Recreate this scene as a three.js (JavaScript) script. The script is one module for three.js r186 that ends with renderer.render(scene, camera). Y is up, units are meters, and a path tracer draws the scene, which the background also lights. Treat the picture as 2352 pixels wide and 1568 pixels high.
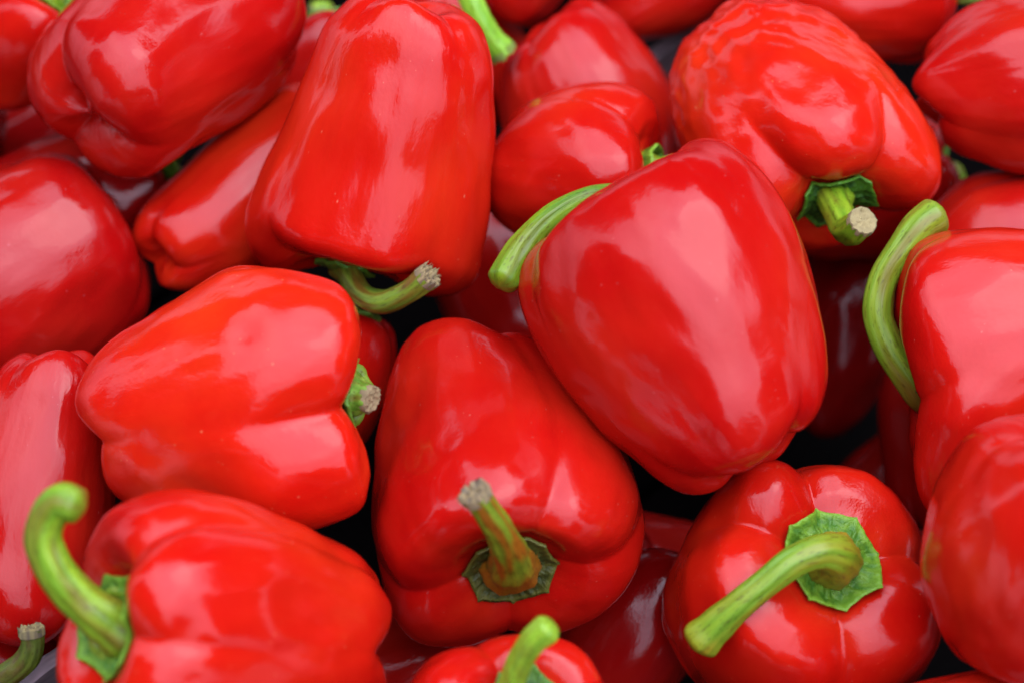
import * as THREE from 'three';
import { mergeGeometries } from 'three/addons/utils/BufferGeometryUtils.js';
import { createNoise3D, createNoise2D } from 'simplex-noise';

// ---------------------------------------------------------------- camera, sky, sun, exposure
const rng = (s) => () => { s = (s + 0x6D2B79F5) | 0; let t = Math.imul(s ^ (s >>> 15), 1 | s); t = (t + Math.imul(t ^ (t >>> 7), 61 | t)) ^ t; return ((t ^ (t >>> 14)) >>> 0) / 4294967296; };
const D = 0.9, F = 6226, PITCH = 58 * Math.PI / 180, BASE_Y = 1.0;       // lens distance, focal length in 1/2352 of the frame, downward pitch, height of the pile
const scene = new THREE.Scene();
const QW = new THREE.Quaternion().setFromAxisAngle(new THREE.Vector3(1, 0, 0), -PITCH);
const world = (c) => new THREE.Vector3(c[0], c[1], c[2]).applyQuaternion(QW).add(new THREE.Vector3(0, BASE_Y, 0));   // from the tilted plane of the pile to the world
const camera = new THREE.PerspectiveCamera(2 * Math.atan(784 / F) * 180 / Math.PI, 1024 / 682, 0.05, 400);
camera.position.copy(world([0, 0, D])); camera.quaternion.copy(QW);
camera.focus = 0.87; camera.userData.fStop = 5.6;
scene.add(camera);

const renderer = new THREE.WebGLRenderer({ antialias: true });
renderer.setSize(1024, 682);
renderer.toneMapping = THREE.LinearToneMapping;
renderer.toneMappingExposure = 1.0;
renderer.shadowMap.enabled = true;

const sunDir = new THREE.Vector3(0.42, 0.86, -0.12).normalize();
const sun = new THREE.DirectionalLight(0xfff2e2, 0.5);
sun.position.copy(sunDir).multiplyScalar(4).add(new THREE.Vector3(0, BASE_Y, 0));
sun.target.position.set(0, BASE_Y, 0); scene.add(sun, sun.target);
sun.castShadow = true; sun.shadow.radius = 55; sun.shadow.mapSize.set(2048, 2048);
Object.assign(sun.shadow.camera, { left: -0.6, right: 0.6, top: 0.6, bottom: -0.6, near: 0.5, far: 8 });

{ // broken overcast: brighter towards the zenith and the veiled sun, billows of thinner and thicker cloud
  const W = 1024, Hh = 512, px = new Float32Array(W * Hh * 4), n3 = createNoise3D(rng(11));
  for (let j = 0; j < Hh; j++) for (let i = 0; i < W; i++) {
    const el = ((j + 0.5) / Hh - 0.5) * Math.PI, az = ((i + 0.5) / W) * 2 * Math.PI - Math.PI;
    const d = [Math.cos(el) * Math.cos(az), Math.sin(el), Math.cos(el) * Math.sin(az)];
    const up = Math.max(0, d[1]);
    let f = 0, a = 0.5, q = 1.5; for (let o = 0; o < 5; o++) { f += a * n3(d[0] * q + 3, d[1] * q * 1.3, d[2] * q); a *= 0.45; q *= 2.1; }
    const c = THREE.MathUtils.smoothstep(f, -0.28, 0.34);
    const glow = Math.pow(Math.max(0, d[0] * sunDir.x + d[1] * sunDir.y + d[2] * sunDir.z), 5);
    let L = 5.2 * (0.26 + 0.74 * up) * (0.84 + 0.26 * c) * (0.8 + 0.5 * glow);
    if (d[1] < 0) L = 0.12;
    const k = (j * W + i) * 4;
    px[k] = L * (0.87 + 0.06 * c); px[k + 1] = L * 0.97; px[k + 2] = L * (1.26 - 0.08 * c); px[k + 3] = 1;
  }
  const sky = new THREE.DataTexture(px, W, Hh, THREE.RGBAFormat, THREE.FloatType);
  sky.mapping = THREE.EquirectangularReflectionMapping; sky.magFilter = THREE.LinearFilter; sky.minFilter = THREE.LinearFilter; sky.needsUpdate = true;
  scene.background = sky; scene.environment = sky;
}

// ---------------------------------------------------------------- helpers
const sm = (a, b, x) => { x = Math.min(1, Math.max(0, (x - a) / (b - a))); return x * x * (3 - 2 * x); };
const lerp = (a, b, t) => a + (b - a) * t;
const used = {};
const numbered = (n) => { const k = used[n] = (used[n] ?? -1) + 1; return k ? `${n}_${String(k).padStart(3, '0')}` : n; };
const shadows = (m) => { m.castShadow = true; m.receiveShadow = true; return m; };
function thing(name, label, category, group) { const o = new THREE.Group(); o.name = numbered(name); o.userData = { label, category }; if (group) o.userData.group = group; scene.add(o); return o; }
function part(name, geo, mat, parent, label) { const m = shadows(new THREE.Mesh(geo, mat)); m.name = name; if (label) m.userData.label = label; parent.add(m); return m; }

function dataTex(W, H, fn, srgb) {
  const a = new Uint8Array(W * H * 4);
  for (let j = 0; j < H; j++) for (let i = 0; i < W; i++) { const c = fn(i / W, j / H), k = (j * W + i) * 4; a[k] = c[0] * 255; a[k + 1] = c[1] * 255; a[k + 2] = c[2] * 255; a[k + 3] = 255; }
  const t = new THREE.DataTexture(a, W, H); if (srgb) t.colorSpace = THREE.SRGBColorSpace;
  t.wrapS = t.wrapT = THREE.RepeatWrapping; t.magFilter = THREE.LinearFilter; t.minFilter = THREE.LinearMipmapLinearFilter; t.generateMipmaps = true; t.needsUpdate = true; return t;
}
const nA = createNoise3D(rng(5)), nB = createNoise3D(rng(6));
const tileN = (u, v, f, g, n) => n(Math.cos(u * 6.28318) * f / 6.28318, Math.sin(u * 6.28318) * f / 6.28318, v * g);   // wraps round the fruit
const CL = (x) => Math.min(1, Math.max(0, x));

// ---------------------------------------------------------------- skin, stem and wood materials
const SKIN = [];
for (let v = 0; v < 3; v++) {
  const r = rng(40 + v), specks = [];
  for (let i = 0; i < 420; i++) specks.push([r(), r(), 0.0006 + 0.0012 * r() * r(), 0.25 + 0.6 * r()]);
  const W = 1024, cells = new Map();
  specks.forEach((s) => { const k = Math.floor(s[0] * 64) + 64 * Math.floor(s[1] * 64); (cells.get(k) || cells.set(k, []).get(k)).push(s); });
  const near = (u, w) => { let m = 0; const a = Math.floor(u * 64), b = Math.floor(w * 64); for (let x = -1; x <= 1; x++) for (let y = -1; y <= 1; y++) { const l = cells.get(((a + x + 64) % 64) + 64 * (b + y)); if (l) for (const s of l) { const d = Math.hypot(u - s[0], w - s[1]); if (d < s[2] * 1.5) m = Math.max(m, s[3] * sm(s[2] * 1.5, s[2] * 0.4, d)); } } return m; };
  const scars = Array.from({ length: 7 }, () => { const a = r() * 6.28, l = .004 + .012 * r(); return [r(), .15 + .7 * r(), Math.cos(a) * l, Math.sin(a) * l, .0008 + .0008 * r(), .25 + .4 * r()]; });   // short pale scratches
  const scar = (u, w) => { let m = 0; for (const [x, y, dx, dy, wd, k] of scars) { const L2 = dx * dx + dy * dy, h = Math.min(1, Math.max(0, ((u - x) * dx + (w - y) * dy) / L2)), d = Math.hypot(u - x - dx * h, w - y - dy * h + .0012 * Math.sin(h * 7)); if (d < wd) m = Math.max(m, k * sm(wd, wd * .3, d)); } return m; };
  const map = dataTex(W, W, (u, w) => {
    const a = tileN(u, w, 4, 3, nA) * 0.62 + tileN(u, w, 12, 9, nB) * 0.28 + tileN(u, w, 60, 44, nA) * 0.1;
    const s = Math.max(near(u, w), scar(u, w));
    return [CL(lerp(0.70 + 0.03 * a, 0.74, s)), CL(lerp(0.084 + 0.055 * a, 0.48, s * 0.8)), CL(lerp(0.042 + 0.015 * a, 0.40, s * 0.8))];
  }, true);
  const rough = dataTex(512, 512, (u, w) => { const a = tileN(u, w, 9, 7, nB) * 0.5 + tileN(u, w, 40, 30, nA) * 0.3; const s = near(u, w); const q = CL(0.5 + 0.22 * a + 0.35 * s); return [q, q, q]; });
  const bump = dataTex(1024, 1024, (u, w) => { const a = tileN(u, w, 110, 80, nA) * 0.4 + tileN(u, w, 240, 180, nB) * 0.25 + tileN(u, w, 40, 26, nB) * 0.35; const q = CL(0.5 + 0.35 * a + 0.4 * near(u, w)); return [q, q, q]; });
  SKIN.push({ map, rough, bump });
}
function skinMaterial(v, tint) {
  const s = SKIN[v % 3];
  return new THREE.MeshPhysicalMaterial({ color: new THREE.Color().setRGB(...tint), map: s.map, roughness: 0.33, roughnessMap: s.rough, bumpMap: s.bump, bumpScale: 0.00009, ior: 1.45, specularIntensity: .72 });
}
const stemTex = dataTex(512, 512, (u, w) => { const a = tileN(u, w, 70, 3, nA) * 0.6 + tileN(u, w, 24, 6, nB) * 0.4; const b = tileN(u, w, 30, 22, nA); const q = CL(0.96 + 0.02 * a - 0.2 * sm(0.6, 0.9, b)); const d = sm(0.62, 0.8, tileN(u, w, 14, 9, nB) + .35 * tileN(u, w, 60, 40, nA)) * 0.4; return [q * (1 - .35 * d), q * (1 - .55 * d), q * (1 - .5 * d)]; }, true);
const stemBump = dataTex(512, 512, (u, w) => { const a = tileN(u, w, 90, 4, nB) * 0.7 + tileN(u, w, 50, 40, nA) * 0.3; const q = CL(0.5 + 0.45 * a); return [q, q, q]; });
const stemMat = new THREE.MeshPhysicalMaterial({ vertexColors: true, map: stemTex, bumpMap: stemBump, bumpScale: 0.00009, roughness: 0.4, ior: 1.45 });
const calyxBump = dataTex(512, 512, (u, w) => { const a = tileN(u, w, 44, 12, nA) * 0.6 + tileN(u, w, 110, 34, nB) * 0.4; const q = CL(0.5 + 0.5 * a); return [q, q, q]; });
const calyxMat = new THREE.MeshPhysicalMaterial({ vertexColors: true, bumpMap: calyxBump, bumpScale: 0.0004, roughness: 0.55, ior: 1.45 });
const cutMat = new THREE.MeshStandardMaterial({ vertexColors: true, roughness: 0.95 });

// ---------------------------------------------------------------- the shape of a pepper
function profile(p, s) {
  const cd = p.cd ?? 0.13, pd = p.pd ?? 0.08, m = (k) => 1 + (p.ta - 1) * k, mid = p.mid, sh = p.sh;
  const P = [[0, .5 - cd], [.16, .5 - cd + .004], [.32, .5 - cd * .62], [.48, .5 - cd * .12], [.66, .5], [.86, .45], [.985, sh + .04], [m(.1) + mid * .5 + .005, sh - .12], [m(.42) + mid, -.08], [m(.8) + mid * .5, -.25], [m(1) * .96, -.365], [m(1) * .76, -.46], [m(1) * .5, -.498], [m(1) * .26, -.5 + pd * .35], [m(1) * .1, -.5 + pd * .8], [0, -.5 + pd]];
  const n = P.length - 1, f = Math.min(n - 1e-6, Math.max(0, s * n)), i = Math.floor(f), t = f - i, g = (j) => P[Math.min(n, Math.max(0, j))], o = [0, 0];
  for (let c = 0; c < 2; c++) {
    let a = g(i - 1)[c]; const b = g(i)[c], d = g(i + 1)[c]; let e = g(i + 2)[c];
    if (c === 0 && i === 0) a = -g(1)[0]; if (c === 0 && i === n - 1) e = -g(n - 1)[0];
    o[c] = .5 * (2 * b + (d - a) * t + (2 * a - 5 * b + 4 * d - e) * t * t + (3 * b - a - 3 * d + e) * t * t * t);
  }
  return o;
}
function lobeAt(p, th) {
  const g = p.g, n = g.length, t0 = ((th - p.roll) % 360 + 360) % 360; let t = t0, k = n - 1, a = g[n - 1] - 360, b = g[0];
  for (let i = 0; i < n; i++) { const lo = g[i], hi = i < n - 1 ? g[i + 1] : g[0] + 360, tt = t0 < g[0] ? t0 + 360 : t0; if (tt >= lo && tt < hi) { k = i; a = lo; b = hi; t = tt; break; } }
  const x = (t - a) / (b - a), sn = Math.sin(Math.PI * x), L = Math.sqrt(sn * sn * .97 + .0009);
  const o = x < .5 ? (k - 1 + n) % n : (k + 1) % n, bl = sm(0, 1, x < .5 ? .5 - x : x - .5);
  const mix = (A) => A[k] * (1 - bl) + A[o] * bl;
  return { L: Math.pow(L, .8), w: mix(p.w), e: mix(p.e), f: mix(p.f) };
}
function surf(p, th, s) {
  let [r, y] = profile(p, s); const { L, w, e, f } = lobeAt(p, th), q = 1 - L;
  const st = sm(.54, .28, s) * sm(.04, .2, s), bo = sm(.55, .86, s) * sm(1, .93, s);
  r *= 1 - q * (p.dM + p.dS * st + p.dB * bo); r *= 1 + w * sm(.08, .3, s) * sm(1, .85, s);
  y -= q * .385 * p.dS * st; y += q * p.dB * .34 * sm(.62, .85, s) * sm(1, .9, s);
  y -= e * sm(.55, .82, s) * sm(1, .9, s); y += f * sm(.5, .28, s) * sm(.05, .22, s);
  const a = th * Math.PI / 180, v = y;
  const x = r * p.R * Math.cos(a) * (1 + p.ov) + p.bx * p.R * (v * v * 4 - .35) + p.kx * p.R * v;
  const z = r * p.R * Math.sin(a) * (1 - p.ov) + p.bz * p.R * (v * v * 4 - .35) + p.kz * p.R * v;
  return [x, y * p.H, z];
}
function bodyGeometry(p, seed, NT, NS, wrinkle) {
  const n = createNoise3D(rng(seed * 17 + 3)), pos = [], uv = [], idx = [], rd = rng(seed * 71 + 9);
  const dents = Array.from({ length: 6 }, () => [...surf(p, rd() * 360, .2 + .6 * rd()), .004 + .007 * rd(), .0003 + .0011 * rd() * rd()]);   // small knocks and hollows
  for (let j = 0; j <= NS; j++) for (let i = 0; i <= NT; i++) {
    const s = j / NS, th = (i % NT) * 360 / NT, q = surf(p, th, s);
    const fade = sm(0, .12, s) * sm(1, .9, s), rr = Math.hypot(q[0], q[2]) + 1e-6, a = Math.atan2(q[2], q[0]), ux = q[0] / rr, uz = q[2] / rr;
    let d = .0012 * n(q[0] / .034, q[1] / .040, q[2] / .034) + .00036 * n(q[0] / .013 + 9, q[1] / .022, q[2] / .013) + .00009 * n(Math.cos(a) * 6, q[1] / .05, Math.sin(a) * 7);
    for (const [x, y, z, w, h] of dents) { const m = ((q[0] - x) ** 2 + (q[1] - y) ** 2 + (q[2] - z) ** 2) / (w * w); if (m < 6) d -= h * Math.exp(-m * 1.4); }
    if (wrinkle) { const m = wrinkle(q, s, a); d += m * (.0008 * (1 - 2 * Math.abs(n(q[0] / .015, q[1] / .013, q[2] / .015 + 4))) + .00045 * n(q[0] / .0075, q[1] / .0075, q[2] / .0075)); }
    d *= fade; const ny = sm(.45, .1, s) - sm(.6, .95, s);
    pos.push(q[0] + ux * d * (1 - Math.abs(ny)), q[1] + d * ny, q[2] + uz * d * (1 - Math.abs(ny)));
    uv.push(i / NT, s);
  }
  for (let j = 0; j < NS; j++) for (let i = 0; i < NT; i++) { const a = j * (NT + 1) + i, b = a + NT + 1; if (j > 0) idx.push(a, a + 1, b); if (j < NS - 1) idx.push(a + 1, b + 1, b); }
  const g = new THREE.BufferGeometry(); g.setAttribute('position', new THREE.Float32BufferAttribute(pos, 3)); g.setAttribute('uv', new THREE.Float32BufferAttribute(uv, 2)); g.setIndex(idx);
  g.computeVertexNormals();
  const N = g.attributes.normal, v = new THREE.Vector3();
  for (let j = 0; j <= NS; j++) { const a = j * (NT + 1), b = a + NT; v.set(N.getX(a) + N.getX(b), N.getY(a) + N.getY(b), N.getZ(a) + N.getZ(b)).normalize(); N.setXYZ(a, v.x, v.y, v.z); N.setXYZ(b, v.x, v.y, v.z); }
  for (const [j, y] of [[0, 1], [NS, -1]]) for (let i = 0; i <= NT; i++) N.setXYZ(j * (NT + 1) + i, 0, y, 0);
  return g;
}
// the green star round the stem: a crinkled sheet that lies on the shoulder of the fruit
function calyxGeometry(p, c, seed) {
  const n = createNoise3D(rng(seed * 31 + 7)), NT = 96, NR = 16, pos = [], col = [], uv = [], idx = [], pts = c.points ?? 7, rad = c.r, r0 = rng(seed + 99);
  const ph = r0() * 6.28, jit = Array.from({ length: pts }, () => .95 + .1 * r0());
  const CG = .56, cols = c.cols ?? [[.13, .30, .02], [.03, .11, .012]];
  const sheet = (lift, flip) => {
    const base = pos.length / 3;
    for (let j = 0; j <= NR; j++) for (let i = 0; i <= NT; i++) {
      const th = (i % NT) / NT * 6.28318, k = (th + ph) / 6.28318 * pts, f = k - Math.floor(k), tip = Math.abs(f - .5) * 2;
      const edge = rad * (jit[Math.floor(k) % pts] * (1 - tip) + jit[(Math.floor(k) + (f > .5 ? 1 : pts - 1)) % pts] * tip * .5 + jit[Math.floor(k) % pts] * tip * .5) * (Math.cos(Math.PI / pts) / Math.cos((f - .5) * 6.28318 / pts) + .035 * Math.pow(tip, 10)) * (1 + .012 * n(Math.cos(th) * 4, Math.sin(th) * 4, 8));
      const u = j / NR, rr = Math.max(.0002, u * edge);
      // find the skin under this radius
      let s = .02, q; for (; s < .3; s += .004) { q = surf(p, th * 57.29578, s); if (Math.hypot(q[0] - c.x0, q[2] - c.z0) >= rr) break; }
      const cr = .00042 * n(Math.cos(th) * u * 7, Math.sin(th) * u * 7, 3) * sm(1.05, .8, u) + .0008 * n(Math.cos(th) * 9, Math.sin(th) * 9, u * 1.6) * sm(.3, .55, u) * sm(1.02, .82, u) - .0009 * sm(.34, .44, u) * sm(.62, .48, u) + .00018 * n(Math.cos(th) * u * 17, Math.sin(th) * u * 17, 5) * sm(1, .8, u);
      const dome = c.dome * Math.pow(1 - u, 1.3), curl = c.curl * sm(.72, 1, u);
      pos.push(c.x0 + Math.cos(th) * rr, q[1] + lift + dome + curl + cr, c.z0 + Math.sin(th) * rr);
      uv.push(i / NT, u * .5);
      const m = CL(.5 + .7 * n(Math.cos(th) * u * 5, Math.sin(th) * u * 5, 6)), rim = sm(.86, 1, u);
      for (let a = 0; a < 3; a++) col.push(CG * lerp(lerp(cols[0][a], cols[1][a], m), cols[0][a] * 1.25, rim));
    }
    for (let j = 0; j < NR; j++) for (let i = 0; i < NT; i++) { const a = base + j * (NT + 1) + i, b = a + NT + 1; flip ? idx.push(a, b, a + 1, a + 1, b, b + 1) : idx.push(a, a + 1, b, a + 1, b + 1, b); }
    return base;
  };
  const A = sheet(.0016, false), B = sheet(.0004, true);
  for (let i = 0; i < NT; i++) { const a = A + NR * (NT + 1) + i, b = B + NR * (NT + 1) + i; idx.push(a, a + 1, b, a + 1, b + 1, b); }
  const g = new THREE.BufferGeometry(); g.setAttribute('position', new THREE.Float32BufferAttribute(pos, 3)); g.setAttribute('color', new THREE.Float32BufferAttribute(col, 3)); g.setAttribute('uv', new THREE.Float32BufferAttribute(uv, 2)); g.setIndex(idx); g.computeVertexNormals(); return g;
}
// a ridged stalk along a curve (points in the fruit's own frame), a rounded end or a cut one
function stemGeometry(pts, rad, o, seed) {
  const curve = new THREE.CatmullRomCurve3(pts.map((q) => new THREE.Vector3(...q)), false, 'centripetal'), NL = 72, NT = 40, n = createNoise3D(rng(seed * 13 + 1));
  const fr = curve.computeFrenetFrames(NL, false), pos = [], col = [], uv = [], idx = [];
  const ridges = o.ridges ?? 5, ph = (seed * 1.7) % 6.28, brown = o.brown ?? .35;
  const radius = (t) => { const f = t * (rad.length - 1), i = Math.min(rad.length - 2, Math.floor(f)); return lerp(rad[i], rad[i + 1], sm(0, 1, f - i)); };
  const rings = o.cut ? NL : NL + 9;
  // arc length against control points
  const N = pts.length - 1, len = curve.getLengths(200), at = (k) => len[Math.round(k / N * 200)];
  const tOf = (t) => { const L = t * len[200]; let k = 0; while (k < 200 && len[k] < L) k++; return k / 200; };
  for (let j = 0; j <= rings; j++) {
    const cap = j > NL ? (j - NL) / 9 : 0, t = Math.min(1, j / NL), c = curve.getPointAt(t), T = fr.tangents[Math.min(NL, j)], X = fr.normals[Math.min(NL, j)], Y = fr.binormals[Math.min(NL, j)];
    const R0 = radius(tOf(t)), R = R0 * (cap ? Math.sqrt(Math.max(0, 1 - cap * cap)) : 1), out = cap * R0 * .62;
    for (let i = 0; i <= NT; i++) {
      const a = (i % NT) / NT * 6.28318, e = 1 + .035 * Math.cos(ridges * a + ph + t * .9) + .03 * Math.cos((ridges * 2 + 1) * a + t * 3) + .05 * n(Math.cos(a) * 1.2, Math.sin(a) * 1.2, t * 5);
      const q = new THREE.Vector3().copy(c).addScaledVector(X, Math.cos(a) * R * e).addScaledVector(Y, Math.sin(a) * R * e).addScaledVector(T, out);
      pos.push(q.x, q.y, q.z); uv.push(i / NT, t * .9 + cap * .1);
      const b = CL(.5 + .6 * n(Math.cos(a) * 1.1 + 5, Math.sin(a) * 1.1, t * 2.2) + .1 * n(Math.cos(a) * 4, Math.sin(a) * 4, t * 5)), w = CL(brown * 1.4 * sm(.35, 1, b) + (o.base ?? 0) * sm(.35, 0, t) + (o.tip ?? 0) * sm(.9, 1, t) * .5 + cap * (o.tip ?? 0));
      const y = CL(.5 + .8 * n(Math.cos(a) * 2, Math.sin(a) * 2, t * 1.5 + 7));
      const SG = .74, g0 = o.green ?? [[.32, .50, .02], [.18, .36, .012]], bc = o.bcol ?? [.22, .11, .012];
      for (let m = 0; m < 3; m++) col.push(SG * lerp(lerp(g0[0][m], g0[1][m], y), bc[m], w));
    }
  }
  for (let j = 0; j < rings; j++) for (let i = 0; i < NT; i++) { const a = j * (NT + 1) + i, b = a + NT + 1; idx.push(a, a + 1, b, a + 1, b + 1, b); }
  const g = new THREE.BufferGeometry(); g.setAttribute('position', new THREE.Float32BufferAttribute(pos, 3)); g.setAttribute('color', new THREE.Float32BufferAttribute(col, 3)); g.setAttribute('uv', new THREE.Float32BufferAttribute(uv, 2)); g.setIndex(idx);
  const e = curve.getPointAt(1), T = fr.tangents[NL], X = fr.normals[NL], Y = fr.binormals[NL];
  g.computeVertexNormals();
  const Nn = g.attributes.normal, v = new THREE.Vector3();
  for (let j = 0; j <= rings; j++) { const a = j * (NT + 1), b = a + NT; v.set(Nn.getX(a) + Nn.getX(b), Nn.getY(a) + Nn.getY(b), Nn.getZ(a) + Nn.getZ(b)).normalize(); if (v.lengthSq() > .5) { Nn.setXYZ(a, v.x, v.y, v.z); Nn.setXYZ(b, v.x, v.y, v.z); } }
  let s = 0; for (let k = 0; k < 60 && s <= 0; k++) { const a = (NT + 1) * (10) + k % NT; const P = new THREE.Vector3().fromBufferAttribute(g.attributes.position, a), c = curve.getPointAt(10 / NL); s = P.sub(c).dot(new THREE.Vector3().fromBufferAttribute(Nn, a)); if (s < 0) { const ix = g.index.array; for (let m = 0; m < ix.length; m += 3) { const w = ix[m]; ix[m] = ix[m + 1]; ix[m + 1] = w; } for (let m = 0; m < Nn.count; m++) Nn.setXYZ(m, -Nn.getX(m), -Nn.getY(m), -Nn.getZ(m)); break; } }
  return { g, e, T, X, Y, R: radius(1) };
}
// the torn or sliced end: a dry pale disc with a rough face and a fringe of fibres
function cutGeometry(s, o, seed) {
  const n = createNoise3D(rng(seed * 7 + 2)), r = rng(seed * 5 + 1), NT = 40, NR = 9, pos = [], col = [], idx = [];
  const put = (a, rr, h, c) => { const q = new THREE.Vector3().copy(s.e).addScaledVector(s.X, Math.cos(a) * rr).addScaledVector(s.Y, Math.sin(a) * rr).addScaledVector(s.T, h); pos.push(q.x, q.y, q.z); col.push(...c); };
  const pale = (o.pale ?? [.62, .55, .36]).map((x, k) => x * [.74, .6, .4][k]), dark = o.dark ?? [.16, .11, .07], rough = o.rough ?? .0006;
  for (let j = 0; j <= NR; j++) for (let i = 0; i <= NT; i++) {
    const a = (i % NT) / NT * 6.28318, u = j / NR, e = 1.03 + .06 * n(Math.cos(a) * 2, Math.sin(a) * 2, 1);
    const h = j === NR ? -.0022 : .0004 + rough * (n(Math.cos(a) * u * 3.2, Math.sin(a) * u * 3.2, 4) * 1.2 + (u > .75 ? .45 * n(Math.cos(a) * 4, Math.sin(a) * 4, 9) + .3 : 0)) - (o.hollow ?? .0004) * (1 - u);
    const m = CL(.5 + .8 * n(Math.cos(a) * u * 2.4, Math.sin(a) * u * 2.4, 11) + (j >= NR - 1 ? .1 : -.1));
    put(a, s.R * e * (j === NR ? 1.0 : u * NR / (NR - 1)), h, [0, 1, 2].map((k) => .6 * lerp(pale[k], dark[k], m * (o.mix ?? .75))));
  }
  for (let j = 0; j < NR; j++) for (let i = 0; i < NT; i++) { const a = j * (NT + 1) + i, b = a + NT + 1; idx.push(a, b, a + 1, a + 1, b, b + 1); }
  for (let k = 0; k < (o.fibres ?? 0); k++) { const a = (o.side ?? 0) + (r() - .5) * (o.spread ?? 6.28), rr = s.R * (.55 + .45 * r()), w = .00035 + .0004 * r(), h = .0012 + .0032 * r() * r(), b = pos.length / 3, sh = (r() - .5) * .9;
    put(a - w / rr, rr, 0, pale.map((x) => x * .5)); put(a + w / rr, rr, 0, pale.map((x) => x * .5)); put(a, rr + w, -.0004, dark); put(a + sh * .2, rr * (1 + .3 * r()), h, pale.map((x) => x * .65)); idx.push(b, b + 1, b + 3, b + 1, b + 2, b + 3, b + 2, b, b + 3); }
  const g = new THREE.BufferGeometry(); g.setAttribute('position', new THREE.Float32BufferAttribute(pos, 3)); g.setAttribute('color', new THREE.Float32BufferAttribute(col, 3)); g.setIndex(idx); g.computeVertexNormals(); return g;
}

// ---------------------------------------------------------------- table and crates
const woodTex = dataTex(512, 512, (u, w) => { const g = nA(u * 3, w * 46 + 1.2 * nB(u * 2, w * 5, 2), 1) * .5 + nB(u * 9, w * 120, 3) * .35 + nA(u * 40, w * 200, 5) * .15; const q = CL(.5 + .28 * g); return [q * .5 + .08, q * .42 + .06, q * .43 + .07]; }, true);
const woodBump = dataTex(512, 512, (u, w) => { const g = nA(u * 3, w * 60, 7) * .6 + nB(u * 14, w * 160, 8) * .4; const q = CL(.5 + .4 * g); return [q, q, q]; });
const woodMat = new THREE.MeshStandardMaterial({ map: woodTex, bumpMap: woodBump, bumpScale: .0006, roughness: .85 });
const gapShadeWood = new THREE.MeshPhysicalMaterial({ specularIntensity: .1, color: new THREE.Color().setRGB(.008, .004, .004), map: woodTex, bumpMap: woodBump, bumpScale: .0006, roughness: .9 });  // near-black tint paints in the shade of the gaps between fruits
function boardGeometry(l, h, w) { // a sawn board with softened, slightly uneven edges; uv in metres along the grain
  const n = createNoise2D(rng(Math.round(l * 1e4))), g = new THREE.BoxGeometry(l, h, w, 40, 6, 3), P = g.attributes.position, U = g.attributes.uv;
  for (let i = 0; i < P.count; i++) { const x = P.getX(i), y = P.getY(i), z = P.getZ(i), e = Math.abs(y) > h * .49 ? 1 : 0; const k = e && Math.abs(z) > w * .49 ? .88 : 1; P.setXYZ(i, x, y * (e ? 1 - .0 : 1) + e * Math.sign(y) * .0007 * n(x * 60, z * 40), z * k + .0004 * n(x * 40, y * 50 + 9)); U.setXY(i, x * 4, (y + z) * 4); }
  g.computeVertexNormals(); return g;
}
const table = shadows(new THREE.Mesh(new THREE.BoxGeometry(1.8, .04, 1.6), gapShadeWood)); table.name = 'table_top'; table.position.set(0, BASE_Y - .225, 0); table.userData.kind = 'structure'; scene.add(table);
{ // two crates set corner to corner, turned across the picture
  const yaw = .737;
  const crate = (label, pos) => { const t = thing('wooden_crate', label, 'crate'); t.position.copy(pos); t.rotation.y = yaw; return t; };
  const crateBoards = (t, L, W, H) => {
    for (const s of [-1, 1]) for (const [y, h] of [[H * .76, H * .44], [H * .25, H * .40]]) {
      const a = part('side_board', boardGeometry(L, h, .009), woodMat, t); a.position.set(0, y, s * W / 2);
      const b = part('end_board', boardGeometry(W - .012, h, .009), woodMat, t); b.rotation.y = Math.PI / 2; b.position.set(s * (L / 2 - .006), y, 0);
    }
    for (let i = 0; i < 6; i++) { const f = part('floor_board', boardGeometry(L - .012, .006, W / 6 - .006), gapShadeWood, t); f.position.set(0, .006 , (i - 2.5) * (W / 6 - .001)); }
  };
  const c = crate('weathered wooden crate under the peppers, a bare board of it in the lower left corner', new THREE.Vector3(0, BASE_Y - .2, 0));
  crateBoards(c, .72, .62, .15);
  for (const [perp, a0, a1, top] of [[.024, -.30, -.155, -.03], [.0885, .12, .25, -.062]]) { const d = part('divider_board', boardGeometry(a1 - a0, .085, .0065), woodMat, c); d.position.set((a0 + a1) / 2, .2 + top - .0425, -perp); }
}

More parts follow.
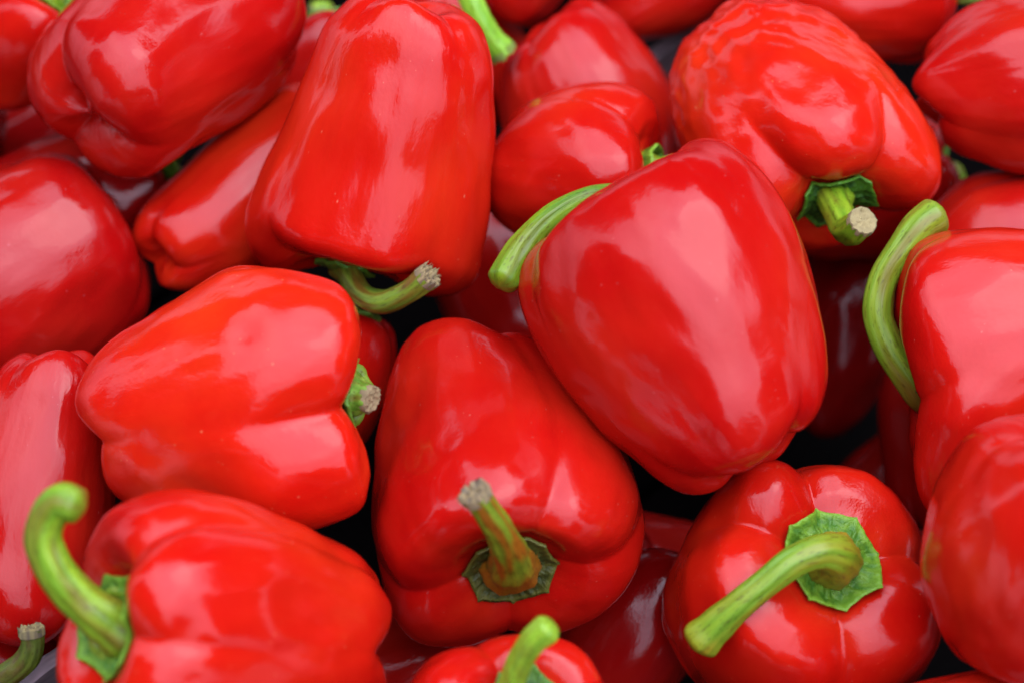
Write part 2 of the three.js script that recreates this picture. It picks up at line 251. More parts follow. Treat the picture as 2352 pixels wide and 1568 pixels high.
// ---------------------------------------------------------------- paving, and unseen trees added to shape the reflections in the glossy skins
{
  const paving = new THREE.MeshStandardMaterial({ roughness: .9, color: new THREE.Color().setRGB(.16, .155, .15) });
  const ground = shadows(new THREE.Mesh(new THREE.CircleGeometry(160, 64), paving)); ground.rotation.x = -Math.PI / 2; ground.name = 'ground'; ground.userData.kind = 'structure'; scene.add(ground);
  const bark = new THREE.MeshStandardMaterial({ color: new THREE.Color().setRGB(.09, .07, .05), roughness: .95 });
  const leaf = new THREE.MeshStandardMaterial({ vertexColors: true, roughness: .7, side: THREE.DoubleSide });
  const crownGeometry = (seed, rx, ry, N) => {
    const r = rng(seed), n = createNoise3D(rng(seed + 1)), pos = [], col = [], idx = [], q = new THREE.Quaternion(), e = new THREE.Euler();
    for (let i = 0; i < N; i++) {
      let x, y, z, k = 0; do { x = r() * 2 - 1; y = r() * 2 - 1; z = r() * 2 - 1; k++; } while (k < 60 && (x * x + y * y + z * z > 1 || n(x * 1.9, y * 1.9, z * 1.9) < -.6 + .35 * (x * x + y * y + z * z)));
      q.setFromEuler(e.set(r() * 6, r() * 6, r() * 6)); const s = .12 + .14 * r(), b = pos.length / 3, g = .6 + .8 * r();
      for (const [u, v] of [[-1, 0], [0, -.5], [1, 0], [0, .5]]) { const p = new THREE.Vector3(u * s, v * s, (u * u) * -.3 * s).applyQuaternion(q); pos.push(x * rx + p.x, y * ry + p.y, z * rx + p.z); col.push(.045 * g, .085 * g, .022 * g); }
      idx.push(b, b + 1, b + 2, b, b + 2, b + 3);
    }
    const g = new THREE.BufferGeometry(); g.setAttribute('position', new THREE.Float32BufferAttribute(pos, 3)); g.setAttribute('color', new THREE.Float32BufferAttribute(col, 3)); g.setIndex(idx); g.computeVertexNormals(); return g;
  };
  const crowns = [crownGeometry(301, 2.5, 3.0, 9000), crownGeometry(302, 2.7, 2.8, 9000)], trunk = new THREE.CylinderGeometry(.13, .24, 4, 10);
  for (const [az, dist, h, k] of [[-44, 6.5, 7.4, 0], [-4, 6.3, 7.2, 1], [36, 6.6, 7.4, 0], [72, 8, 7.2, 1], [108, 8, 7.2, 0], [150, 9, 6.3, 0], [178, 8.6, 5.9, 1], [207, 6.0, 7.4, 0], [233, 5.2, 7.6, 1], [262, 6.4, 7.4, 0]]) {
    const t = thing('added_tree', 'leafy tree added outside the picture to shape the reflections in the skins', 'tree', 'unseen trees added to shape reflections');
    t.position.set(Math.sin(az * Math.PI / 180) * dist, 0, -Math.cos(az * Math.PI / 180) * dist); t.rotation.y = az * .7; t.scale.setScalar(1);
    const tr = part('trunk', trunk, bark, t); tr.position.y = 2; tr.scale.set(1, 1, 1);
    const c = part('crown', crowns[k], leaf, t); c.position.y = h - 2.9;
  }
}

// ---------------------------------------------------------------- the peppers
// u, v, z: where the fruit lies in the pile (the tilted plane in front of the lens); a, t, roll: how its axis is turned; R, H: shoulder radius and length; the rest shapes lobes and taper
const PEPPERS = {
  E: { u: 1599.2, v: 746.2, z: 0.0464, a: 120.7, t: -11.8, roll: -3.7, R: 0.0438, H: 0.101, cd: 0.13, ta: 0.708, mid: 0.028, sh: 0.273, bx: 0.028, bz: 0.028, kx: -0.114, kz: -0.148, ov: -0.062, dS: 0.05, dB: 0.16, dM: 0.014, g: [75, 150, 235, 318], w: [0.042, 0.012, -0.091, 0.014], e: [-0.023, -0.029, -0.043, -0.005], f: [0.001, 0.001, -0.003, -0.031] },
  I: { u: 1835, v: 1352.1, z: 0.02, a: 50.5, t: 65.1, roll: 1.6, R: 0.0435, H: 0.0766, cd: 0.09, ta: 0.831, mid: 0.021, sh: 0.245, bx: -0.011, bz: 0.14, kx: 0.038, kz: 0.021, ov: -0.021, dS: 0.205, dB: 0.292, dM: 0.025, g: [71, 131, 221, 316], w: [-0.04, -0.061, 0.025, 0.097], e: [-0.005, -0.004, 0.003, 0.025], f: [-0.012, -0.085, 0.01, 0] },
  M: { u: 77.9, v: 1131.1, z: 0.0155, a: 260.4, t: 1.8, roll: 0.7, R: 0.0297, H: 0.0954, cd: 0.13, ta: 0.693, mid: 0.024, sh: 0.306, bx: 0.001, bz: 0.024, kx: -0.003, kz: 0.013, ov: -0.011, dS: 0.159, dB: 0.122, dM: 0.02, g: [70, 200, 320], w: [-0.022, 0.002, -0.016], e: [0.013, -0.029, 0.004], f: [-0.003, -0.001, 0.001] },
  P8: { u: 1545.3, v: -40.9, z: -0.1327, a: 29.3, t: 1.4, roll: 3.5, R: 0.0193, H: 0.066, cd: 0.13, ta: 0.757, mid: 0.039, sh: 0.18, bx: 0.008, bz: 0.026, kx: -0.008, kz: 0.073, ov: -0.01, dS: 0.173, dB: 0.243, dM: 0.033, g: [40, 160, 280], w: [-0.005, 0.014, 0.007], e: [0.003, -0.025, -0.009], f: [-0.002, -0.001, -0.007] },
  P12: { u: 2294.1, v: 576.6, z: -0.0585, a: 29.5, t: -1.6, roll: 16, R: 0.0262, H: 0.0678, cd: 0.13, ta: 0.79, mid: 0.049, sh: 0.164, bx: 0.016, bz: -0.081, kx: 0.003, kz: -0.091, ov: -0.008, dS: 0.174, dB: 0.242, dM: 0.036, g: [50, 150, 210, 300], w: [0.033, 0, 0, -0.005], e: [-0.003, 0, 0, 0.001], f: [-0.004, -0.003, 0, 0] },
  Q: { u: 1430, v: 1470, z: -0.0294, a: 60, t: 0, roll: 0, R: 0.0256, H: 0.0731, cd: 0.13, ta: 0.74, mid: 0.02, sh: 0.27, bx: 0, bz: 0, kx: 0, kz: 0, ov: 0, dS: 0.16, dB: 0.24, dM: 0.035, g: [40, 160, 280], w: [0, 0, 0], e: [0, 0, 0], f: [0, 0, 0] },
  V: { u: 1958.1, v: 446.2, z: -0.1125, a: 8.6, t: 0, roll: -0.5, R: 0.0267, H: 0.0766, cd: 0.13, ta: 0.76, mid: 0.026, sh: 0.273, bx: 0.001, bz: 0.006, kx: 0.001, kz: 0.044, ov: -0.014, dS: 0.162, dB: 0.24, dM: 0.035, g: [40, 160, 280], w: [-0.001, 0.011, 0.002], e: [0, 0.001, 0], f: [-0.001, 0.001, 0.001] },
  N: { u: 10, v: 1500, z: -0.0227, a: -40, t: 30, roll: 0, R: 0.0253, H: 0.0723, cd: 0.13, ta: 0.74, mid: 0.02, sh: 0.27, bx: 0, bz: 0, kx: 0, kz: 0, ov: 0, dS: 0.16, dB: 0.24, dM: 0.035, g: [40, 160, 280], w: [0, 0, 0], e: [0, 0, 0], f: [0, 0, 0] },
  T: { u: 1165, v: 640, z: -0.1122, a: -60, t: 10, roll: 0, R: 0.0308, H: 0.0752, cd: 0.13, ta: 0.74, mid: 0.02, sh: 0.27, bx: 0, bz: 0, kx: 0, kz: 0, ov: 0, dS: 0.16, dB: 0.24, dM: 0.035, g: [40, 160, 280], w: [0, 0, 0], e: [0, 0, 0], f: [0, 0, 0] },
  P1: { u: 373.6, v: 143.5, z: -0.0385, a: 36.2, t: -35.7, roll: 0.3, R: 0.035, H: 0.0869, cd: 0.13, ta: 0.951, mid: 0.018, sh: 0.271, bx: 0.062, bz: -0.057, kx: 0.02, kz: 0.111, ov: 0.019, dS: 0.09, dB: 0.256, dM: 0.038, g: [65, 185, 295], w: [0.058, -0.099, 0.014], e: [0.029, -0.062, -0.001], f: [0, 0.05, 0.054] },
  F: { u: 1801.7, v: 262.1, z: -0.0373, a: -71, t: 29.9, roll: 3, R: 0.0391, H: 0.0882, cd: 0.07, ta: 0.739, mid: -0.002, sh: 0.278, bx: -0.05, bz: 0.014, kx: 0.158, kz: 0.233, ov: -0.01, dS: 0.212, dB: 0.112, dM: 0.016, g: [42, 140, 235, 328], w: [0.063, 0.017, 0.033, -0.035], e: [-0.002, 0.001, -0.045, -0.001], f: [0.063, -0.028, 0, -0.001] },
  J: { u: 1142.1, v: 1075.4, z: 0.0216, a: -81.8, t: 44.8, roll: -1.3, R: 0.0459, H: 0.0985, cd: 0.08, ta: 0.744, mid: 0.036, sh: 0.259, bx: 0.131, bz: -0.116, kx: 0.021, kz: 0.114, ov: -0.027, dS: 0.111, dB: 0.249, dM: 0.041, g: [30, 100, 187, 262], w: [-0.127, 0.047, 0.121, -0.099], e: [-0.017, 0, 0.014, 0.036], f: [0, -0.015, 0.009, 0.004] },
  P3: { u: 29.1, v: 630.1, z: -0.0485, a: -144.4, t: 9.5, roll: 10.8, R: 0.0423, H: 0.0896, cd: 0.13, ta: 0.818, mid: 0.015, sh: 0.27, bx: 0.01, bz: -0.118, kx: 0.016, kz: -0.147, ov: 0.004, dS: 0.158, dB: 0.11, dM: 0.026, g: [60, 160, 280], w: [0.073, -0.007, -0.026], e: [-0.021, -0.001, -0.032], f: [0.002, -0.001, 0] },
  P9: { u: 1227.4, v: -109.4, z: -0.1155, a: 62.7, t: 15.5, roll: 13.5, R: 0.0201, H: 0.0549, cd: 0.13, ta: 0.758, mid: 0.02, sh: 0.27, bx: -0.003, bz: -0.037, kx: 0.006, kz: 0.045, ov: -0.008, dS: 0.16, dB: 0.237, dM: 0.035, g: [40, 160, 280], w: [0, 0.002, -0.001], e: [0, 0.006, -0.014], f: [0.002, 0, 0] },
  P2: { u: 38.4, v: 102.4, z: -0.0733, a: 50.9, t: 25.5, roll: 32.3, R: 0.0235, H: 0.0518, cd: 0.13, ta: 0.699, mid: 0.021, sh: 0.269, bx: 0.002, bz: 0.017, kx: 0.026, kz: -0.116, ov: -0.007, dS: 0.155, dB: 0.25, dM: 0.035, g: [20, 140, 260], w: [-0.001, 0.01, -0.009], e: [-0.001, 0.002, -0.009], f: [-0.001, 0, 0.001] },
  Q2: { u: 1500, v: 1330, z: -0.0776, a: -20, t: 0, roll: 0, R: 0.0256, H: 0.0732, cd: 0.13, ta: 0.74, mid: 0.02, sh: 0.27, bx: 0, bz: 0, kx: 0, kz: 0, ov: 0, dS: 0.16, dB: 0.24, dM: 0.035, g: [40, 160, 280], w: [0, 0, 0], e: [0, 0, 0], f: [0, 0, 0] },
  R1: { u: 2192.1, v: 1020.2, z: -0.0567, a: 76.2, t: -0.4, roll: 2, R: 0.0285, H: 0.0684, cd: 0.13, ta: 0.71, mid: 0.013, sh: 0.278, bx: -0.003, bz: -0.032, kx: -0.004, kz: 0.069, ov: -0.014, dS: 0.161, dB: 0.245, dM: 0.037, g: [40, 160, 280], w: [0.014, 0, -0.003], e: [0, 0.002, 0.002], f: [-0.002, 0, 0] },
  X: { u: 172, v: 455, z: -0.0882, a: 10, t: 0, roll: 0, R: 0.0255, H: 0.0729, cd: 0.13, ta: 0.74, mid: 0.02, sh: 0.27, bx: 0, bz: 0, kx: 0, kz: 0, ov: 0, dS: 0.16, dB: 0.24, dM: 0.035, g: [40, 160, 280], w: [0, 0, 0], e: [0, 0, 0], f: [0, 0, 0] },
  R3: { u: 1925, v: 790, z: -0.1408, a: 70, t: 0, roll: 0, R: 0.0263, H: 0.0731, cd: 0.13, ta: 0.74, mid: 0.02, sh: 0.27, bx: 0, bz: 0, kx: 0, kz: 0, ov: 0, dS: 0.16, dB: 0.24, dM: 0.035, g: [40, 160, 280], w: [0, 0, 0], e: [0, 0, 0], f: [0, 0, 0] },
  P4: { u: 590.5, v: 443.3, z: -0.0612, a: 38.1, t: -20.5, roll: -2.3, R: 0.0233, H: 0.0848, cd: 0.13, ta: 0.773, mid: 0.045, sh: 0.338, bx: 0.033, bz: 0.034, kx: -0.057, kz: -0.084, ov: -0.093, dS: 0.143, dB: 0.131, dM: 0.034, g: [50, 180, 320], w: [0.058, -0.048, 0.023], e: [0.057, 0.063, -0.003], f: [0.031, -0.002, -0.005] },
  G: { u: 2328.3, v: 795.7, z: 0.0187, a: 195.6, t: -7.3, roll: -8.6, R: 0.0401, H: 0.0806, cd: 0.13, ta: 0.577, mid: -0.029, sh: 0.3, bx: 0.038, bz: 0.149, kx: 0.015, kz: 0.296, ov: -0.154, dS: 0.175, dB: 0.242, dM: 0.026, g: [10, 110, 200, 290], w: [0.122, -0.007, 0.008, 0.003], e: [0.003, 0.001, 0, 0.001], f: [0.027, -0.003, -0.077, -0.074] },
  K: { u: 519.9, v: 939.2, z: 0.0402, a: 7.2, t: 1.3, roll: -1.6, R: 0.0444, H: 0.0861, cd: 0.085, ta: 0.655, mid: 0.006, sh: 0.214, bx: 0.052, bz: -0.053, kx: 0.084, kz: 0.061, ov: -0.052, dS: 0.231, dB: 0.211, dM: 0.032, g: [110, 185, 265, 352], w: [-0.023, -0.138, 0.023, -0.031], e: [0.001, 0.003, -0.03, 0.043], f: [-0.017, -0.045, 0.007, 0.047] },
  P6: { u: 1344.6, v: 258.3, z: -0.098, a: -63.4, t: -0.2, roll: -1.1, R: 0.0321, H: 0.0753, cd: 0.13, ta: 0.761, mid: 0.033, sh: 0.274, bx: -0.013, bz: 0.036, kx: -0.001, kz: -0.12, ov: -0.047, dS: 0.159, dB: 0.129, dM: 0.019, g: [60, 150, 240, 330], w: [0.037, -0.003, -0.002, 0.005], e: [0.024, 0, -0.064, -0.011], f: [0, -0.001, 0.001, -0.002] },
  P10: { u: 1968.8, v: -20, z: -0.0944, a: 2, t: -3.5, roll: 2.6, R: 0.0278, H: 0.0665, cd: 0.13, ta: 0.739, mid: 0.019, sh: 0.34, bx: -0.01, bz: -0.004, kx: -0.014, kz: 0.027, ov: -0.013, dS: 0.165, dB: 0.243, dM: 0.035, g: [40, 160, 280], w: [0.002, 0.02, 0.001], e: [-0.001, -0.001, 0], f: [0, -0.032, -0.005] },
  P5: { u: 1054.9, v: 103.1, z: -0.1453, a: 126.7, t: 18.8, roll: -21.7, R: 0.0241, H: 0.0691, cd: 0.13, ta: 0.797, mid: 0.034, sh: 0.313, bx: -0.022, bz: -0.015, kx: 0.001, kz: 0.247, ov: 0.016, dS: 0.174, dB: 0.242, dM: 0.038, g: [40, 160, 280], w: [-0.001, -0.036, -0.005], e: [0.001, -0.001, -0.002], f: [-0.002, 0, 0.001] },
  K2: { u: 737.8, v: 902.6, z: -0.0384, a: 72.4, t: 2.4, roll: -16.7, R: 0.0244, H: 0.0618, cd: 0.13, ta: 0.742, mid: 0.023, sh: 0.273, bx: 0.001, bz: 0.029, kx: 0.008, kz: 0.015, ov: 0.019, dS: 0.163, dB: 0.241, dM: 0.036, g: [40, 110, 200, 290], w: [0.002, 0.002, -0.016, -0.001], e: [0.001, 0.001, -0.002, 0.002], f: [-0.007, 0.003, -0.006, -0.003] },
  R2: { u: 2110.7, v: 1131.6, z: -0.1063, a: 34, t: 3.9, roll: -1.9, R: 0.0271, H: 0.0741, cd: 0.13, ta: 0.779, mid: 0.03, sh: 0.27, bx: 0.002, bz: -0.038, kx: 0.001, kz: -0.002, ov: -0.022, dS: 0.16, dB: 0.24, dM: 0.035, g: [40, 160, 280], w: [0.017, -0.002, 0], e: [-0.001, -0.002, 0], f: [0, 0, 0.002] },
  P14: { u: 686.8, v: 245.4, z: -0.12, a: 75.5, t: 3.2, roll: -10.4, R: 0.0254, H: 0.0718, cd: 0.13, ta: 0.74, mid: 0.022, sh: 0.28, bx: -0.003, bz: 0.012, kx: 0.001, kz: -0.01, ov: 0.003, dS: 0.212, dB: 0.244, dM: 0.037, g: [40, 160, 280], w: [-0.011, 0, -0.009], e: [0.001, 0, 0], f: [-0.029, 0, 0.027] },
  Y: { u: 110, v: 300, z: -0.1699, a: 20, t: 0, roll: 0, R: 0.0246, H: 0.0694, cd: 0.13, ta: 0.74, mid: 0.02, sh: 0.27, bx: 0, bz: 0, kx: 0, kz: 0, ov: 0, dS: 0.16, dB: 0.24, dM: 0.035, g: [40, 160, 280], w: [0, 0, 0], e: [0, 0, 0], f: [0, 0, 0] },
  C: { u: 862.7, v: 353.4, z: -0.0126, a: -106.8, t: -15.7, roll: 0, R: 0.0384, H: 0.1125, cd: 0.15, ta: 0.686, mid: -0.023, sh: 0.289, bx: 0.032, bz: -0.046, kx: -0.028, kz: 0.019, ov: -0.076, dS: 0.119, dB: 0.073, dM: 0.021, g: [52, 180, 308], w: [0.111, -0.054, -0.111], e: [-0.014, -0.018, -0.003], f: [-0.102, -0.041, -0.196] },
  H: { u: 2444.4, v: 1273.2, z: 0.0837, a: 86.2, t: 12.9, roll: 1.2, R: 0.0439, H: 0.0786, cd: 0.13, ta: 0.74, mid: 0.054, sh: 0.247, bx: -0.002, bz: -0.066, kx: 0.072, kz: -0.258, ov: -0.013, dS: 0.061, dB: 0.105, dM: 0.006, g: [70, 160, 230, 300], w: [-0.052, 0, -0.001, 0.007], e: [-0.008, 0.001, 0, -0.011], f: [-0.003, 0, 0.002, -0.001] },
  L: { u: 547.3, v: 1457.4, z: 0.0901, a: 170.3, t: 38.7, roll: -9.6, R: 0.0439, H: 0.104, cd: 0.13, ta: 0.692, mid: 0.011, sh: 0.277, bx: -0.04, bz: 0.003, kx: 0.024, kz: 0.029, ov: -0.089, dS: 0.106, dB: 0.346, dM: 0.035, g: [8, 100, 200, 310], w: [-0.031, -0.139, -0.116, -0.085], e: [-0.016, 0, 0.026, -0.056], f: [-0.008, -0.031, -0.05, 0] },
  P7: { u: 1332.5, v: 386.1, z: -0.0371, a: -4.5, t: 20.3, roll: 1.6, R: 0.034, H: 0.0612, cd: 0.13, ta: 0.78, mid: 0.041, sh: 0.246, bx: -0.013, bz: -0.047, kx: 0.026, kz: 0.079, ov: 0.053, dS: 0.196, dB: 0.255, dM: 0.035, g: [45, 150, 270], w: [-0.104, -0.013, 0.007], e: [-0.004, 0.001, -0.003], f: [-0.094, -0.021, -0.001] },
  P11: { u: 2340.2, v: 196.5, z: -0.0451, a: 4.8, t: 7.4, roll: 17.2, R: 0.03, H: 0.0744, cd: 0.13, ta: 0.701, mid: 0.062, sh: 0.234, bx: -0.012, bz: -0.042, kx: -0.001, kz: -0.116, ov: -0.046, dS: 0.16, dB: 0.288, dM: 0.034, g: [50, 150, 210, 300], w: [0.056, 0.012, 0.008, -0.026], e: [-0.069, -0.021, -0.12, -0.008], f: [0.001, -0.002, 0, 0] },
  O: { u: 1184.6, v: 1731.5, z: 0.0782, a: 81.4, t: 51.9, roll: -34.6, R: 0.0354, H: 0.075, cd: 0.13, ta: 0.766, mid: 0.019, sh: 0.247, bx: 0.052, bz: -0.021, kx: 0.059, kz: 0.04, ov: -0.065, dS: 0.15, dB: 0.233, dM: 0.032, g: [0, 90, 180, 270], w: [0.001, -0.055, -0.093, 0.034], e: [-0.002, -0.002, 0.009, -0.003], f: [-0.001, -0.006, -0.031, -0.002] },
  U: { u: 930, v: 1560, z: -0.0115, a: 20, t: 0, roll: 0, R: 0.0259, H: 0.0741, cd: 0.13, ta: 0.74, mid: 0.02, sh: 0.27, bx: 0, bz: 0, kx: 0, kz: 0, ov: 0, dS: 0.16, dB: 0.24, dM: 0.035, g: [40, 160, 280], w: [0, 0, 0], e: [0, 0, 0], f: [0, 0, 0] },
  S2: { u: 2211.6, v: 1743.7, z: 0.069, a: 10.1, t: 21.3, roll: 3.5, R: 0.0267, H: 0.0742, cd: 0.13, ta: 0.778, mid: 0.03, sh: 0.272, bx: 0.011, bz: -0.03, kx: 0.002, kz: -0.108, ov: -0.007, dS: 0.163, dB: 0.241, dM: 0.035, g: [40, 160, 280], w: [-0.011, -0.002, 0.012], e: [-0.001, -0.002, -0.004], f: [-0.002, 0.004, -0.01] },
  W: { u: -150, v: 330, z: -0.1093, a: 90, t: 0, roll: 0, R: 0.0278, H: 0.0702, cd: 0.13, ta: 0.74, mid: 0.02, sh: 0.27, bx: 0, bz: 0, kx: 0, kz: 0, ov: 0, dS: 0.16, dB: 0.24, dM: 0.035, g: [40, 160, 280], w: [0, 0, 0], e: [0, 0, 0], f: [0, 0, 0] },
};
// the stalks: points along each (u, v in the same plane, mm nearer the lens than the calyx, mm radius), how it ends, and its calyx
const K = D / F * 1000;
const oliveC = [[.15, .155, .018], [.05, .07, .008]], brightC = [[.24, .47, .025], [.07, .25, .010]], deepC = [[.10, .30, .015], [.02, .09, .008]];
const STEMS = {
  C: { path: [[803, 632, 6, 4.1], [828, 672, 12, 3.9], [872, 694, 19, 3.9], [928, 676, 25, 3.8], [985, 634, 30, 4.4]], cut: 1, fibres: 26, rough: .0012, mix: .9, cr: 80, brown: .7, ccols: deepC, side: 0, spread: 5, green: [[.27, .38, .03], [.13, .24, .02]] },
  E: { path: [[1425, 455, -8, 4], [1378, 448, -12, 3.4], [1318, 466, -12, 3.5], [1240, 520, -8, 4.0], [1188, 585, -4, 4.9], [1158, 640, 0, 5.4]], cr: 85, brown: .25, green: [[.25, .42, .012], [.11, .26, .01]], tip: .1 },
  F: { path: [[1912, 455, 7, 5.2], [1930, 495, 15, 5.0], [1948, 528, 22, 5.0], [1966, 524, 29, 5], [1983, 508, 34, 4.7]], cut: 1, fibres: 3, rough: .0005, mix: .25, pale: [.66, .64, .42], cr: 105, ccols: deepC, dome: .004, brown: .3 },
  G: { off: 1, path: [[2165, 900, -14, 5.6], [2124, 910, -8, 5.5], [2088, 868, -5, 5.2], [2043, 800, -4, 5.0], [2016, 720, -4, 4.9], [2030, 640, -4, 4.7], [2072, 570, -4, 4.9], [2118, 516, -5, 5.7], [2145, 498, -6, 6.2]], cr: 62, brown: .5, bcol: [.26, .17, .015], base: .7, tip: .1, ccols: deepC, green: [[.34, .48, .03], [.20, .36, .015]] },
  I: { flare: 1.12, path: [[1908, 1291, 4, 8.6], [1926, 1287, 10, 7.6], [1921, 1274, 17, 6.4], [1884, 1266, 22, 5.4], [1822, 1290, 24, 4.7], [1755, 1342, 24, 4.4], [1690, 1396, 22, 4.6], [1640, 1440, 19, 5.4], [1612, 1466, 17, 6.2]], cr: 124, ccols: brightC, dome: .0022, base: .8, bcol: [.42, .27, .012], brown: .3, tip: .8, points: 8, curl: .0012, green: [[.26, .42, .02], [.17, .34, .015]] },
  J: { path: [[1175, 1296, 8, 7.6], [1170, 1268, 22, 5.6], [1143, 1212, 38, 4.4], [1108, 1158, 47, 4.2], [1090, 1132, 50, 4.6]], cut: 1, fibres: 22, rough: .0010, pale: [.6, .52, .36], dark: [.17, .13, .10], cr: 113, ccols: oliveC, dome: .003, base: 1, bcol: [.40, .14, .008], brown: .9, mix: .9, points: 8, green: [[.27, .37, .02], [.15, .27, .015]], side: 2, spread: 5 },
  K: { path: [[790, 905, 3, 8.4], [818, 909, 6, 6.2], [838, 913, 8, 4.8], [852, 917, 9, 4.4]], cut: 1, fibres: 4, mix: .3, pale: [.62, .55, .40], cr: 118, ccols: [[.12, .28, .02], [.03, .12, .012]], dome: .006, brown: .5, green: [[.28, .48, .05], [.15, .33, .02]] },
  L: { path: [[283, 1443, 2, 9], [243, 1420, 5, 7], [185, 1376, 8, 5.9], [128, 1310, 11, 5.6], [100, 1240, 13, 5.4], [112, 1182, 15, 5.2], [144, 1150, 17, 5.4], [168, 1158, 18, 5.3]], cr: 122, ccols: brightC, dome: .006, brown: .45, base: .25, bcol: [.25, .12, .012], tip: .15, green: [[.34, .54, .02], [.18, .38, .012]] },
  N: { path: [[-30, 1572, 52, 4.1], [20, 1548, 56, 4.0], [60, 1515, 58, 3.8], [74, 1478, 60, 3.7], [70, 1444, 61, 4.0]], off: 1, cut: 1, mix: .75, pale: [.55, .52, .30], dark: [.06, .04, .05], rough: .0008, brown: .7, green: [[.14, .17, .012], [.09, .12, .01]], bcol: [.12, .08, .01] },
  O: { path: [[1168, 1600, 4, 4.4], [1180, 1560, 8, 3.9], [1200, 1508, 13, 3.8], [1232, 1464, 17, 4.1], [1256, 1444, 18, 4.4]], off: 1, green: [[.36, .58, .03], [.22, .44, .02]], brown: .2, cr: 90 },
  P5: { path: [[1052, -70, 60, 4.6], [1078, -14, 62, 4.4], [1096, 32, 62, 4.3], [1124, 82, 60, 4.4], [1156, 122, 57, 5.2]], off: 1, cut: 1, pale: [.35, .5, .12], dark: [.25, .4, .06], green: [[.36, .66, .04], [.22, .52, .02]], brown: 0 },
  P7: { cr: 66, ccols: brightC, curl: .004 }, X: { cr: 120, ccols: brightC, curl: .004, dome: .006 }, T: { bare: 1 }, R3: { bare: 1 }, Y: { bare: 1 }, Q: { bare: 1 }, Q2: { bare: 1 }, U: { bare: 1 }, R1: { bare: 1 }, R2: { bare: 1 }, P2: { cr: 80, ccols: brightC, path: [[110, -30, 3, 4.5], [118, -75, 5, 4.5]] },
  P10: { path: [[2190, -18, 8, 4], [2222, -12, 14, 4], [2262, -22, 16, 4]], cut: 1, off: 1, green: [[.3, .5, .1], [.2, .4, .05]] },
};
STEMS.F.wrinkle = (q, s, a) => .12 + sm(.40, .66, s) * (.3 + .7 * sm(-.7, .3, Math.cos(a)));
STEMS.K.wrinkle = (q, s, a) => .55 * sm(.42, .28, s) * sm(-.2, .7, Math.cos(a + .3));
const TINT = { R3: [.45, .35, .8], Y: [.45, .35, .8], T: [.8, .7, .9], K: [1.2, 1.7, 1.1], F: [1.18, 1.65, 1.1], C: [1.1, 1.2, 1.05], L: [1.12, 1.35, 1.05], P4: [1.05, 1.3, 1], I: [1.05, 1.25, 1], J: [.92, .9, 1], E: [.9, .7, 1], P1: [.88, .7, 1], P3: [.76, .55, 1], M: [.84, .65, 1], P6: [.88, .75, 1.1], G: [1, 1, 1.1], P11: [.9, .8, 1.1], P8: [.9, .9, 1.1], Q: [.55, .4, .8], Q2: [.5, .4, .8], U: [.6, .5, .8], R1: [.55, .4, .8], R2: [.5, .4, .8], V: [.75, .6, .9], X: [.5, .4, .8], W: [.5, .4, .8], N: [.6, .5, .8], P14: [.7, .6, .9], P9: [.8, .7, .9], P12: [.85, .75, 1] };  // fruit hues; the darkest, on deep fruits, have gap shade painted in
const LABELS = {
  R3: 'deepest pepper in the black gap right of the largest smooth one',
  Y: 'very dark pepper in the shadowed gap below the upper left corner pepper',
  T: 'shaded red pepper in the gap below the tip of the plain curving stem',
  P1: 'red pepper at upper left showing its three-lobed blossom end with a dark pit',
  P4: 'slim red pepper tucked under the upright pepper, its puckered tip at lower left',
  C: 'tall upright red pepper, curled stem hooking right under its lower end',
  E: 'largest smooth pepper right of centre, plain green stem curving over its left shoulder',
  F: 'wrinkled red pepper at upper right with dark calyx and flat-cut stem facing us',
  G: 'red pepper at the right edge with a long bowed stem hugging its left side',
  H: 'rounded stemless red pepper cut off by the lower right edge of the picture',
  I: 'red pepper seen end on, bright eight-cornered calyx, thick stem pointing lower left',
  J: 'red pepper at bottom centre with olive calyx and frayed brownish stem pointing up',
  K: 'orange-red pepper lying sideways left of centre, short stem stub at its right',
  L: 'red pepper at lower left with a thick green stem curling upward like a hook',
  M: 'red pepper at the left edge behind the hooked green stem',
  P3: 'red pepper at the left edge below the one with the three-lobed tip',
  P6: 'red pepper with a broad pink sheen between the upright pepper and the wrinkled one',
  P7: 'red pepper behind the large smooth one, a sliver of green calyx at its right',
  P8: 'red pepper at the top edge left of the wrinkled one, mostly out of the picture',
  P9: 'shaded red pepper at the top edge right of the bright green stem',
  P10: 'red pepper at the top edge behind the wrinkled one, right of it',
  P11: 'red pepper at the upper right edge with horizontal pink streaks of reflection',
  P12: 'small shaded red pepper at the right edge above the long bowed stem',
  P2: 'red pepper in the upper left corner, bit of green calyx at the top',
  P5: 'red pepper hidden behind the upright one, bright green stem bent down beside it',
  O: 'red pepper cut off by the bottom edge with a bright green round-ended stem',
  Q: 'dark shaded red pepper between the two end-on peppers at the bottom',
  Q2: 'dark red pepper deep in the gap left of the eight-cornered calyx',
  K2: 'dark red pepper wedged behind the stub-stemmed one, right of its stem',
  U: 'dark red pepper low between the hooked-stem pepper and the bottom-edge one',
  V: 'shaded red pepper directly beneath the flat-cut stem of the wrinkled one',
  R1: 'dark red pepper in shadow below the lower end of the long bowed stem',
  R2: 'nearly black pepper in the gap above the end-on pepper, below the bowed stem',
  S2: 'red pepper just showing at the bottom edge below the rounded stemless one',
  N: 'shadowed pepper in the lower left corner with a dry cut stem tip',
  X: 'dark pepper with a dim green calyx in the gap under the three-lobed tip',
  P14: 'dark red pepper in the gap between the three-lobed one and the upright one',
  W: 'dark purplish pepper just showing at the left edge under the corner pepper',
};

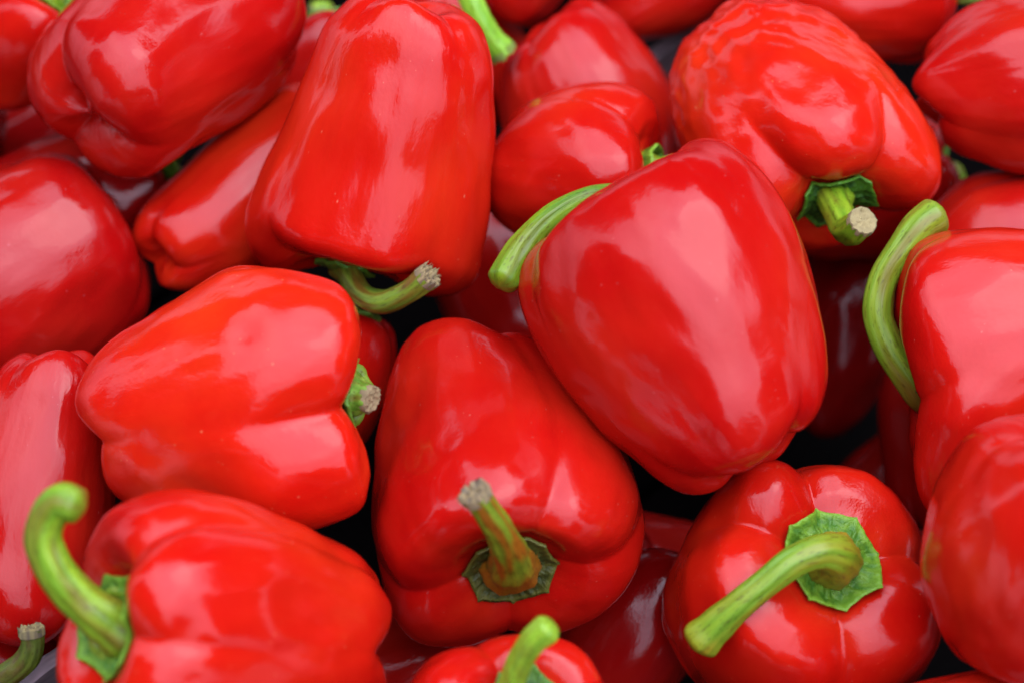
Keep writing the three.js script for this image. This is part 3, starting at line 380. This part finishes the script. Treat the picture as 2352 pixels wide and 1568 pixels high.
const toC = (u, v, z) => [(u - 1176) / F * (D - z), (784 - v) / F * (D - z), z];
function makePepper(key, i) {
  const p = PEPPERS[key], S = STEMS[key] ?? {}, big = p.R > .027, t = thing('bell_pepper', LABELS[key], 'bell pepper', 'red bell peppers heaped in the crates');
  const d = Math.PI / 180, ca = Math.cos(p.a * d), sa = Math.sin(p.a * d), ct = Math.cos(p.t * d), stt = Math.sin(p.t * d);
  const A = new THREE.Vector3(ca * ct, sa * ct, stt), B = new THREE.Vector3(-sa, ca, 0), C = new THREE.Vector3().crossVectors(A, B);
  const Rm = new THREE.Matrix4().makeBasis(C, A, B), q = new THREE.Quaternion().setFromRotationMatrix(Rm), cc = new THREE.Vector3(...toC(p.u, p.v, p.z));
  t.position.copy(world([cc.x, cc.y, cc.z])); t.quaternion.copy(QW).multiply(q);
  const qi = q.clone().invert(), local = (u, v, z) => new THREE.Vector3(...toC(u, v, z)).sub(cc).applyQuaternion(qi);
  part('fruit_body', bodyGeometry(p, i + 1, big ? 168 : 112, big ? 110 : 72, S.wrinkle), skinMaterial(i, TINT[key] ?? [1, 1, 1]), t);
  const c0 = surf(p, 0, .001), k0 = new THREE.Vector3(...c0).applyQuaternion(q).add(cc);
  const cal = { x0: c0[0], z0: c0[2], r: (S.cr ?? 90) * K / 1000 * .93, dome: S.dome ?? .0028, curl: S.curl ?? .0008, points: S.points, cols: S.ccols };
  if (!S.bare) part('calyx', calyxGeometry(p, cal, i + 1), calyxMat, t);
  if (S.bare) return t;
  let pts, rad;
  if (S.path) {
    pts = S.path.map(([u, v, dz]) => local(u, v, k0.z + dz / 1000).toArray()); rad = S.path.map((x) => x[3] / 1000);
    const c = [c0[0], c0[1] + .001, c0[2]]; if (!S.off) { pts.unshift(c); rad.unshift(rad[0] * (S.flare ?? 1.35)); }
  } else { const y = c0[1]; pts = [[c0[0], y + .001, c0[2]], [c0[0] + .0006, y + .007, c0[2]], [c0[0] + .002, y + .0115, c0[2] + .001]]; rad = [.0065, .0045, .0045]; }
  const st = stemGeometry(pts, rad, S, i + 1), m = part('stem', st.g, stemMat, t);
  if (S.cut || !S.path) part('cut_end', cutGeometry(st, S, i + 1), cutMat, m);
  return t;
}
Object.keys(PEPPERS).forEach(makePepper);

renderer.render(scene, camera);
